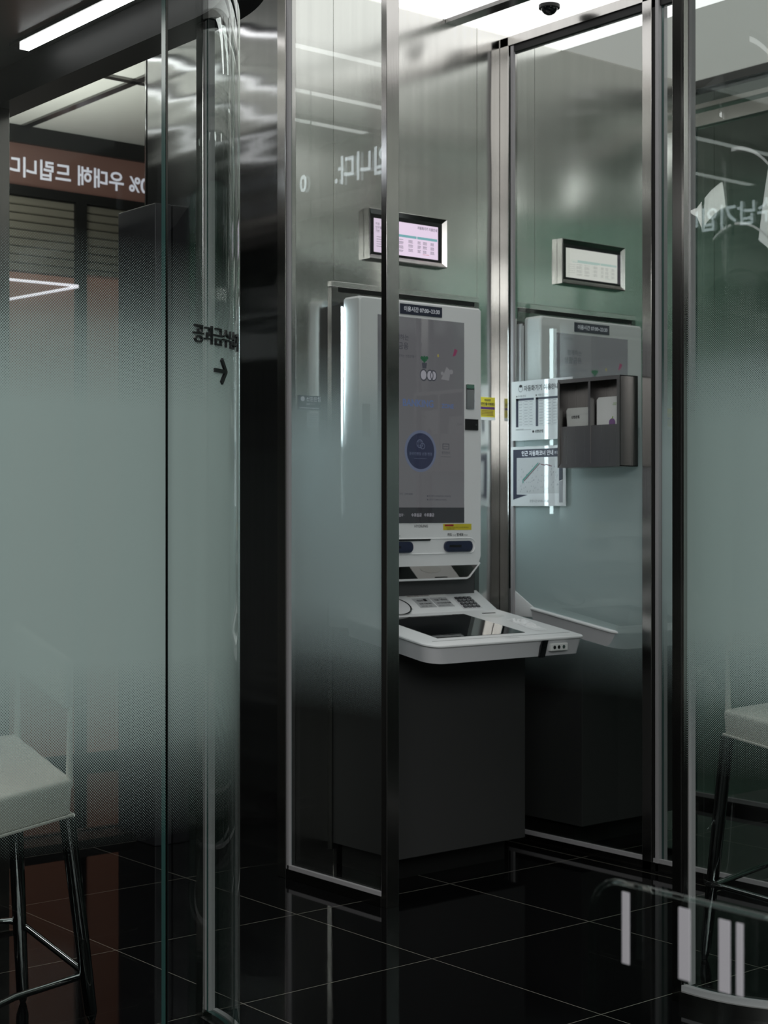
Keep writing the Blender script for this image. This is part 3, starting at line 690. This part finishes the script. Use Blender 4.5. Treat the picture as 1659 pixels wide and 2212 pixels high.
    for x0, x1 in ((3.589, 3.717), (3.318, 3.448)):
        bm = BM(); P.poly(bm, rr(x0, 1.0395, x1, 1.0765, .0175), .0004, .008); s_ = obj('slot_bezel', bm, 'navy', t, True); s_['label'] = 'glossy navy slot bezel'
        bm = BM(); P.rect(bm, x0 + .020, 1.0545, x0 + .075, 1.0625, .008, .0084); obj('slot', bm, 'slit', s_)
        bm = BM(); P.poly(bm, rr(x0 + .014, 1.0455, x1 - .014, 1.0505, .002), .008, .011); obj('slot_lip', bm, 'navy', s_)
    bm = BM(); P.poly(bm, [(3.30, 1.0785), (3.524, 1.0785), (3.529, 1.0835), (3.30, 1.0835)], .0004, .005); obj('paper_slit', bm, 'slit', t)
    # sloping work top with skirt
    def ring_(g, dz, yb=4.022):
        x0, x1, y0 = 3.152 + g, 3.822 - g, 3.605 + g; r1, r2 = .055, .014; o_ = [(x1, yb), (x0, yb)]
        for k in range(9): a = math.radians(180 + 90 * k / 8); o_.append((x0 + r1 + r1 * math.cos(a), y0 + r1 + r1 * math.sin(a)))
        for k in range(7): a = math.radians(270 + 90 * k / 6); o_.append((x1 - r2 + r2 * math.cos(a), y0 + r2 + r2 * math.sin(a)))
        return [(x, y, tz(y) + dz) for x, y in o_]
    bm = BM(); rs = [ring_(.016, -.062), ring_(.006, -.012), ring_(.004, -.0105)]
    R = [[bm.verts.new(p) for p in r] for r in rs]; n = len(R[0])
    for a, b in zip(R, R[1:]):
        for k in range(n): bm.faces.new((a[k], a[(k + 1) % n], b[(k + 1) % n], b[k]))
    bm.faces.new(R[0][::-1]); bm.faces.new(R[-1]); sk = obj('tray_skirt', bm, 'white2', t, True)
    bm = BM(); rs = [ring_(.003, -.0105), ring_(0, -.007), ring_(0, -.003), ring_(.003, 0)]
    R = [[bm.verts.new(p) for p in r] for r in rs]
    for a, b in zip(R, R[1:]):
        for k in range(n): bm.faces.new((a[k], a[(k + 1) % n], b[(k + 1) % n], b[k]))
    bm.faces.new(R[0][::-1]); bm.faces.new(R[-1]); tp = obj('work_top', bm, 'white', t, True)
    T_ = Face((0, 0, tz(0)), (1, 0, 0), (0, 1, .1575)); k_ = math.sqrt(1 + .1575 ** 2)
    ty = lambda y: y * k_
    bm = BM(); T_.poly(bm, [(3.250, ty(3.686)), (3.627, ty(3.686)), (3.622, ty(3.975)), (3.262, ty(3.975))], 0, .0012); obj('touch_screen', bm, 'dglass', tp)
    bm = BM(); T_.poly(bm, [(3.200, ty(3.652)), (3.80, ty(3.652)), (3.80, ty(3.655)), (3.200, ty(3.655))], 0, .0008); obj('seam', bm, 'grey', tp)
    bm = BM(); T_.rect(bm, 3.703, ty(3.966), 3.762, ty(3.972), 0, .0014); obj('receipt_slot', bm, 'slit', tp)
    bm = BM(); T_.disc(bm, 3.712, ty(3.925), .020, 0, .0012, sx=2.4); obj('coin_recess', bm, 'env2', tp)
    bm = BM(); Rf = random.Random(21); NX, NY = 9, 13; gr = []
    for i in range(NX + 1):
        row = []
        for j in range(NY + 1):
            fx = i / NX - .5; fy = j / NY; e = min(.5 - abs(fx), fy, 1 - fy) * 2
            x = 3.748 - .028 * fy + fx * (.072 - .03 * abs(fy - .4)) + Rf.uniform(-.003, .003)
            row.append(bm.verts.new(T_.p(x, ty(3.865 - .165 * fy) + Rf.uniform(-.004, .004), .0006 + Rf.random() ** 2 * .014 * min(1, e * 3) * (1.3 - fy))))
        gr.append(row)
    for i in range(NX):
        for j in range(NY): bm.faces.new((gr[i][j], gr[i + 1][j], gr[i + 1][j + 1], gr[i][j + 1]))
    w_ = obj('plastic_film', bm, 'white', tp); w_['label'] = 'crumpled translucent film stuck to the tray'
    bm = BM(); write(bm, T_, [('이용시간', .016, 3.49, ty(3.628))], d=.001); obj('tray_print', bm, 'grey', tp)
    jk = obj('audio_plate', box(BM(), (3.664, 3.604, .727), (3.742, 3.622, .751), .002), 'env2', t); jk['label'] = 'pale metal earphone socket plate'
    for x in (3.680, 3.700, 3.722): obj('socket', tube(BM(), [(x, 3.603, .739), (x, 3.606, .739)], .006, 14), 'slit' if x != 3.722 else 'chrome', jk)
    bm = BM(); prism(bm, [(3.622, 3.606, .762), (3.648, 3.606, .762), (3.648, 3.630, .712), (3.622, 3.630, .712)], [(3.622, 3.600, .764), (3.648, 3.600, .764), (3.648, 3.616, .708), (3.622, 3.616, .708)])
    obj('tray_grip', bm, 'dglass', t)
    # rear console
    bm = BM(); q0 = [(3.165, 4.018, .80), (3.822, 4.018, .80), (3.822, 4.13, .80), (3.165, 4.13, .80)]
    q1 = [(3.165, 4.018, tz(4.018)), (3.822, 4.018, tz(4.018)), (3.822, 4.128, cz(4.128)), (3.165, 4.128, cz(4.128))]
    prism(bm, q0, q1); bmesh.ops.recalc_face_normals(bm, faces=bm.faces[:]); bmesh.ops.bevel(bm, geom=bm.edges[:], offset=.004, segments=2, profile=.5, affect='EDGES'); cs = obj('console', bm, 'white', t, True)
    C_ = Face((0, 0, cz(0)), (1, 0, 0), (0, 1, .59)); kc = math.sqrt(1 + .59 ** 2); cy = lambda y: y * kc
    kp = obj('keypad', (lambda b: C_.rect(b, 3.672, cy(4.029), 3.76, cy(4.093), .0, .001))(BM()), 'white2', cs)
    for r in range(4):
        for c2 in range(4):
            x = 3.680 + c2 * .0195; y = cy(4.034) + r * .0175
            obj('key', (lambda b: C_.poly(b, [(x, y), (x + .0142, y), (x + .0142, y + .0112), (x, y + .0112)], .001, .005))(BM()), 'cabinet', t)
    for i, (x0, tx) in enumerate(((3.492, ('예금조회', '잔액·거래내역', '계좌이체 · 송금')), (3.572, ('지문 · 손바닥', '바이오인증 등록', '본인확인 서비스')))):
        lb = obj('instruction_label', (lambda b: C_.rect(b, x0, cy(4.045), x0 + .074, cy(4.094), .0, .001))(BM()), 'grey', cs)
        bm = BM(); write(bm, C_, [(tx[0], .0105, x0 + .012, cy(4.078), .0002), (tx[1], .0095, x0 + .010, cy(4.062), .0002), (tx[2], .0075, x0 + .008, cy(4.050))], d=.0014)
        if i: C_.ring(bm, x0 + .045, cy(4.088), .005, .0065, d=.0014, n=20)
        else: C_.rect(bm, x0 + .045, cy(4.078), x0 + .058, cy(4.090), 0, .0014)
        obj('label_print', bm, 'ink', lb)
    wl = obj('warning_label', (lambda b: C_.rect(b, 3.478, cy(4.100), 3.66, cy(4.122), .0, .0008))(BM()), 'env2', cs)
    obj('warning_heading', (lambda b: C_.rect(b, 3.480, cy(4.1145), 3.535, cy(4.121), .0, .0012))(BM()), 'red', wl)
    obj('warning_print', write(BM(), C_, [('현금·카드·통장을 꼭 확인하세요', .0075, 3.482, cy(4.104), .0001), ('보이스피싱 주의', .008, 3.56, cy(4.111), .0001)], d=.0014), 'maroon', wl)
    bm = BM(); C_.poly(bm, [(3.27, cy(4.024)), (3.462, cy(4.024)), (3.425, cy(4.112)), (3.27, cy(4.112))], .0, .0006); rc = obj('palm_recess', bm, 'grey', cs)
    bm = BM(); C_.disc(bm, 3.37, cy(4.052), .052, .0006, .010, 36, sx=1.35); obj('palm_reader', bm, 'white2', rc, True)
    bm = BM(); C_.ring(bm, 3.37, cy(4.052), .050, .055, d=.0105, n=36, sx=1.35); obj('reader_rim', bm, 'chrome', rc)
    return t
atm = make_atm()
atm2 = copy_tree(atm); atm2.location = (3.493 + .832, 4.10 + .0, 0)
for ch in bpy.data.objects:
    if ch.parent == atm2 and ch.name.startswith('light_bar') and 'backing' not in ch.name:
        ch.data = ch.data.copy(); ch.data.materials[0] = M['white2']; ch['label'] = 'unlit light bar'
atm2['label'] = 'second white cash machine seen through the glass partition with the posters'

# ------------------------------------------------------------ wall monitors
def monitor(x0, x1, z0, z1, label, pic, second):
    t = thing('wall_monitor', label, 'monitor', ((x0 + x1) / 2, YW, z0), 'wall monitors above the cash machines')
    yf = 4.150; F = Face((0, yf + .008, 0), (1, 0, 0), (0, 0, 1)); b_ = .018
    bm = BM()
    o_ = [(x0, z0), (x1, z0), (x1, z1), (x0, z1)]; i_ = [(x0 + b_, z0 + b_), (x1 - b_, z0 + b_), (x1 - b_, z1 - b_), (x0 + b_, z1 - b_)]
    W = [bm.verts.new((x, YW - .001, z)) for x, z in o_]; A = [bm.verts.new((x, yf + .004, z)) for x, z in o_]
    A2 = [bm.verts.new((x, yf, z)) for x, z in [(p[0] + (q[0] - p[0]) * .15, p[1] + (q[1] - p[1]) * .15) for p, q in zip(o_, i_)]]; B = [bm.verts.new((x, yf + .012, z)) for x, z in i_]
    for a, b in ((W, A), (A, A2), (A2, B)):
        for k in range(4): bm.faces.new((a[k], a[(k + 1) % 4], b[(k + 1) % 4], b[k]))
    obj('frame', bm, 'frame', t)
    obj('bezel', box(BM(), (x0 + b_ * .8, yf + .011, z0 + b_ * .8), (x1 - b_ * .8, yf + .028, z1 - b_ * .8)), 'slit', t)
    F = Face((0, yf + .011, 0), (1, 0, 0), (0, 0, 1)); u0, u1, v0, v1 = x0 + b_ + .010, x1 - b_ - .018, z0 + b_ + .008, z1 - b_ - .013
    p = obj('picture', (lambda b: F.rect(b, u0, v0, u1, v1, 0, .001))(BM()), pic, t)
    L = u1 - u0; hh = v1 - v0; bm = BM()
    hz = v1 - hh * .45
    for a, b in ((.22, .655), (.668, .985)): F.rect(bm, u0 + L * a, hz, u0 + L * b, hz + hh * .075, 0, .0016)
    if second: F.rect(bm, u0 + L * .12, hz - .002, u0 + L * .6, hz, 0, .0016)
    obj('table_heading', bm, 'mon_teal2' if second else 'mon_teal', p)
    bm = BM(); R = random.Random(3)
    for c_, wd in ((.25, .1), (.40, .1), (.565, .07), (.70, .05), (.79, .06), (.91, .06)):
        for r in range(6):
            for q in range(1 + (r + int(c_ * 10)) % 2): dashes(bm, F, u0 + L * (c_ - wd / 2), u0 + L * (c_ + wd / 2), hz - hh * (.08 + r * .065) - q * .0035, 1, .0016 if not second else .0008, .0014, R.randint(0, 99))
    for r in range(5): dashes(bm, F, u0 + L * .04, u0 + L * .17, hz - hh * (.1 + .07 * r), 1, .0014 if not second else .0006, .0014, r)
    if not second:
        write(bm, F, [('자동화기기 이용안내', .0118, u1 - .004, v1 - .0165, .0002, 'RIGHT', .9), ('지점', .010, u0 + .006, v1 - .022), ('업무별', .010, u0 + .006, v1 - .034), ('기번', .010, u0 + .006, v1 - .046)], d=.0016)
    obj('table_print', bm, 'inkg' if second else 'mon_txt', p)
    bm = BM(); dashes(bm, F, u0 + L * .76, u0 + L * .86, v0 + hh * .10, 1, .0014, .0018); obj('red_print', bm, 'mon_teal2' if second else 'mon_red', p)
monitor(3.354, 3.706, 2.027, 2.198, 'framed monitor with a lit pink table, above the nearer cash machine', 'mon', False)
monitor(4.281, 4.627, 2.029, 2.196, 'framed monitor with a pale grey picture, above the second cash machine', 'mon2', True)

# ------------------------------------------------------------ notices
def sheet(x0, x1, z0, z1, label, y=YW):
    t = thing('wall_notice', label, 'notice', ((x0 + x1) / 2, y, z0)); return t
for i, (x0, lab) in enumerate(((3.886, 'small yellow notice on the steel wall right of the nearer cash machine'), (4.895, 'small yellow notice on the back wall behind the partition post at the right'))):
    t = sheet(x0, x0 + .075, 1.506, 1.588, lab); t['group'] = 'yellow notices'
    F = Face((x0, YW, 1.506), (1, 0, 0), (0, 0, 1))
    s = obj('sheet', F.rect(BM(), 0, .010, .075, .082, .0003, .0012), 'yellow', t)
    obj('white_footer', F.rect(BM(), 0, 0, .075, .010, .0003, .0012), 'env2', t)
    obj('heading', write(BM(), F, [('의심되면', .0085, .0375, .068, .0002, 'CENTER'), ('지연인출·이체제도', .0115, .0375, .053, .0003, 'CENTER', .82)], d=.0018), 'ink', t)
    bm = BM(); F.rect(bm, .002, .038, .073, .047, .0012, .0017); obj('purple_band', bm, 'purple', t)
    bm = BM()
    for k in range(4): dashes(bm, F, .008, .067, .016 + k * .0052, 1, .0022, .0018, k)
    obj('print', bm, 'maroon', t)
# dark plaque and paper, left of the nearer machine
t = sheet(3.078, 3.169, 1.509, 1.556, 'small dark bank plaque on the steel wall behind the short partition')
t.name = 'wall_plaque'; t['category'] = 'plaque'; F = Face((3.078, YW, 1.509), (1, 0, 0), (0, 0, 1))
obj('plate', F.rect(BM(), 0, 0, .091, .047, 0, .003), 'navyp', t)
bm = BM(); write(bm, F, [('신한은행', .0165, .032, .030, .0003), ('365코너', .010, .032, .0165)], d=.0036); F.disc(bm, .018, .036, .008, .003, .0036, 20); dashes(bm, F, .006, .084, .005, 1, .003, .0036); obj('lettering', bm, 'wtxt', t)
t = sheet(3.116, 3.163, 1.452, 1.500, 'small pale paper below the dark plaque on the steel wall'); F = Face((3.116, YW, 1.452), (1, 0, 0), (0, 0, 1))
obj('sheet', F.rect(BM(), 0, 0, .047, .048, 0, .001), 'paper', t)
bm = BM(); [dashes(bm, F, .008, .04, .008 + k * .008, 1, .002, .0014, k) for k in range(5)]; obj('print', bm, 'inkg', t)
# posters on the long partition (viewed from -x: right is -y)
XG = 3.988
F = Face((XG, 4.119, 1.43), (0, -1, 0), (0, 0, 1))
t = thing('poster', 'upper white poster with machine hours tables, partly behind the steel rack', 'poster', (XG, 3.97, 1.43), 'posters on the long partition')
Wd, Hh = .30, .212
obj('sheet', F.rect(BM(), 0, 0, Wd, Hh, -.001, .0012), 'paper', t)
bm = BM(); write(bm, F, [('자동화기기 이용안내', .0225, .062, .176, .0004, 'LEFT', .9), ('수수료 안내', .0085, .032, .155), ('이용시간 안내', .0085, .132, .155), ('신한은행', .0115, .118, .026, .0003)], d=.0018)
F.ring(bm, .046, .184, .0095, .011, d=.0018, n=28); F.disc(bm, .046, .194, .005, .0012, .0018, 20, sx=1.6); F.disc(bm, .109, .0300, .0045, .0012, .0018, 20)
F.disc(bm, .026, .158, .0025, .0012, .0018, 12); F.disc(bm, .124, .158, .0025, .0012, .0018, 12)
dashes(bm, F, .16, .28, .180, 1, .0016, .0018); dashes(bm, F, .022, .10, .037, 1, .001, .0018); dashes(bm, F, .022, .06, .040, 1, .001, .0018)
obj('print', bm, 'ink', t)
bm = BM()
for a, b in ((.022, .112), (.122, .235)): F.rect(bm, a, .142, b, .150, .0012, .0017); F.rect(bm, a, .048, a + .012, .150, .0012, .0017)
obj('table_head', bm, 'navyp', t)
bm = BM()
for a, b in ((.034, .112), (.134, .235)):
    for k in range(9): F.rect(bm, a, .050 + k * .0103, b, .0504 + k * .0103, .0012, .0015)
    for c_ in (.35, .68): F.rect(bm, a + (b - a) * c_, .049, a + (b - a) * c_ + .0004, .142, .0012, .0015)
    for k in range(9):
        for c0, c1 in ((.05, .25), (.40, .62), (.73, .92)): dashes(bm, F, a + (b - a) * c0, a + (b - a) * c1, .0545 + k * .0103, 1, .0022, .0017, k)
obj('table_rows', bm, 'inkg', t)
F = Face((XG, 4.123, 1.196), (0, -1, 0), (0, 0, 1))
t = thing('poster', 'lower poster with a grey map and dark frame, under the hours poster', 'poster', (XG, 3.98, 1.196), 'posters on the long partition')
obj('sheet', F.rect(BM(), 0, 0, .272, .212, -.001, .0012), 'paper', t)
bm = BM(); F.poly(bm, [(.012, .172), (.258, .172), (.258, .202), (.012, .202)], .0012, .0017); F.poly(bm, [(.012, .023), (.085, .040), (.030, .042), (.030, .174), (.012, .174)], .0012, .0017); F.poly(bm, [(.240, .087), (.258, .092), (.258, .174), (.240, .174)], .0012, .0017)
obj('dark_frame', bm, 'navyp', t)
bm = BM(); write(bm, F, [('인근 자동화코너 안내', .0195, .055, .180, .0003, 'LEFT', .92), ('본점', .011, .218, .183)], d=.0022); obj('heading', bm, 'wtxt', t)
obj('map_sheet', F.rect(BM(), .030, .044, .240, .171, .0012, .0015), 'map', t)
bm = BM(); R = random.Random(8)
for k in range(110):
    a, b = R.uniform(.034, .234), R.uniform(.048, .165)
    if b < .10 + .05 * R.random(): F.poly(bm, [(a, b), (a + .0022, b), (a + .003, b + .005), (a + .001, b + .003)], .0015, .0019)
obj('map_print', bm, 'inkg', t)
obj('hours_print', write(BM(), F, [('운영시간 07:00~23:30', .0105, .095, .014, .0001)], d=.0018), 'inkg', t)
bm = BM(); F.poly(bm, [(.060, .095), (.066, .092), (.140, .150), (.138, .154)], .0015, .002); F.poly(bm, [(.060, .082), (.065, .083), (.064, .094), (.060, .094)], .0015, .002); obj('teal_line', bm, 'teal', t)
bm = BM(); F.poly(bm, [(.066, .0905), (.068, .088), (.148, .150), (.146, .152)], .0015, .002); F.poly(bm, [(.150, .146), (.172, .142), (.175, .145), (.205, .138), (.205, .141), (.176, .148), (.172, .145), (.150, .149)], .0015, .002); obj('maroon_line', bm, 'maroon', t)
obj('corner_band', F.poly(BM(), [(.240, .012), (.258, .012), (.258, .090), (.240, .085)], .0012, .0016), 'inkg', t)

# ------------------------------------------------------------ envelope rack on the partition
t = thing('envelope_rack', 'brushed steel two-pocket rack screwed to the glass partition', 'envelope rack', (3.95, 3.66, 1.325))
x0, x1, y0, y1, z0, z1 = 3.898, 3.986, 3.521, 3.803, 1.325, 1.624
bm = BM(); e = .003
box(bm, (x1 - e, y0, z0), (x1, y1, z1)); box(bm, (x0, y0, z0), (x1, y0 + e, z1)); box(bm, (x0, y1 - e, z0), (x1, y1, z1)); box(bm, (x0, y0, z0), (x1, y1, z0 + e)); box(bm, (x0, y0, z1 - e), (x1, y1, z1))
obj('case', bm, 'rack', t)
bm = BM(); b_ = .013
q = lambda a, b, c, d: prism(bm, [(x0 - .0005, *p) for p in (a, b, c, d)], [(x0 + .003, *p) for p in (a, b, c, d)])
q((y0, z0), (y1, z0), (y1 - b_, z0 + b_), (y0 + b_, z0 + b_)); q((y0, z1), (y1, z1), (y1 - b_, z1 - b_), (y0 + b_, z1 - b_))
q((y0, z0), (y0 + b_, z0 + b_), (y0 + b_, z1 - b_), (y0, z1)); q((y1, z0), (y1 - b_ * .7, z0 + b_), (y1 - b_ * .7, z1 - b_), (y1, z1))
obj('rim', bm, 'rack', t)
obj('divider', box(BM(), (x0 + .002, 3.654, z0), (x1, 3.664, z1 - .002)), 'rack', t)
obj('pocket_front', box(BM(), (x0 + .004, 3.664, z0), (x0 + .007, y1 - .006, 1.464)), 'rack', t)
obj('pocket_front', box(BM(), (x0 + .004, y0 + .008, z0), (x0 + .007, 3.654, 1.464)), 'rack', t)
F = Face((3.928, 3.797, 1.335), (0, -1, 0), (0, 0, 1))
ev = thing('envelope', 'white envelope with a rounded flap in the left pocket of the rack', 'envelope', (3.93, 3.75, 1.335))
sh = [(.004, 0), (.128, 0), (.114, .150), (.112, .176), (.103, .187), (.012, .187), (.004, .176), (.004, .150)]
sh = [(.020, 0), (.128, 0), (.119, .155), (.112, .185), (.104, .193), (.012, .193), (.006, .185), (.008, .155)]
obj('paper', F.poly(BM(), sh, -.004, .0), 'env', ev)
obj('print', write(BM(), F, [('신한은행', .0105, .030, .158, .0003)], d=.001), 'ink', ev)
obj('flap_crease', F.rect(BM(), .009, .170, .115, .1706, 0, .0004), 'grey', ev)
F = Face((3.925, 3.648, 1.335), (0, -1, 0), (0, 0, 1))
ev = thing('leaflet', 'white leaflet with green mark and purple fruit in the right pocket of the rack', 'leaflet', (3.925, 3.59, 1.335))
obj('paper', F.poly(BM(), [(0, 0), (.112, 0), (.117, .222), (.009, .222), (0, .214)], -.006, 0), 'env2', ev)
obj('green_mark', (lambda b: (F.poly(b, [(.094, .193), (.104, .198), (.106, .207), (.097, .203)], 0, .0008), dashes(b, F, .074, .092, .199, 1, .0014, .0008), dashes(b, F, .072, .090, .194, 1, .0012, .0008), b)[-1])(BM()), 'green', ev)
obj('purple_fruit', F.disc(BM(), .069, .136, .014, 0, .0008, 24), 'violet', ev)
obj('fruit_stalk', F.poly(BM(), [(.067, .148), (.070, .148), (.074, .156), (.071, .157)], 0, .001), 'green', ev)

# ------------------------------------------------------------ gate glass close to the camera
t = thing('gate_barrier', 'clear glass gate leaf with rounded corner and white dashes in the near right corner', 'gate', (1.44, 1.0, 0))
n = 10; r = .045; yt = 1.352; pts = [(yt, .06), (yt, .726 - r)] + [(yt - r + r * math.cos(math.radians(90 * k / n)), .726 - r + r * math.sin(math.radians(90 * k / n))) for k in range(1, n + 1)] + [(.75, .726), (.75, .06)]
bm = BM(); prism(bm, [(1.44, y, z) for y, z in pts], [(1.452, y, z) for y, z in pts]); obj('glass_leaf', bm, 'gate', t)
bm = BM(); q = [(1.446, y, z) for y, z in pts[:-2]] + [(1.446, .75, .726)]
tube(bm, q, .0035, 8); obj('glass_edge', bm, 'clear', t, True)
for i, (ya, yb, za, zb) in enumerate(((1.296, 1.285, .632, .718), (1.2085, 1.192, .633, .716), (1.150, 1.1345, .632, .714), (1.1255, 1.1165, .633, .7145))):
    obj('marking', box(BM(), (1.4385, yb, za), (1.4398, ya, zb)), 'stripe', t)
obj('base_rail', box(BM(), (1.425, .75, 0), (1.467, 1.352, .07), .003), 'frame', t)
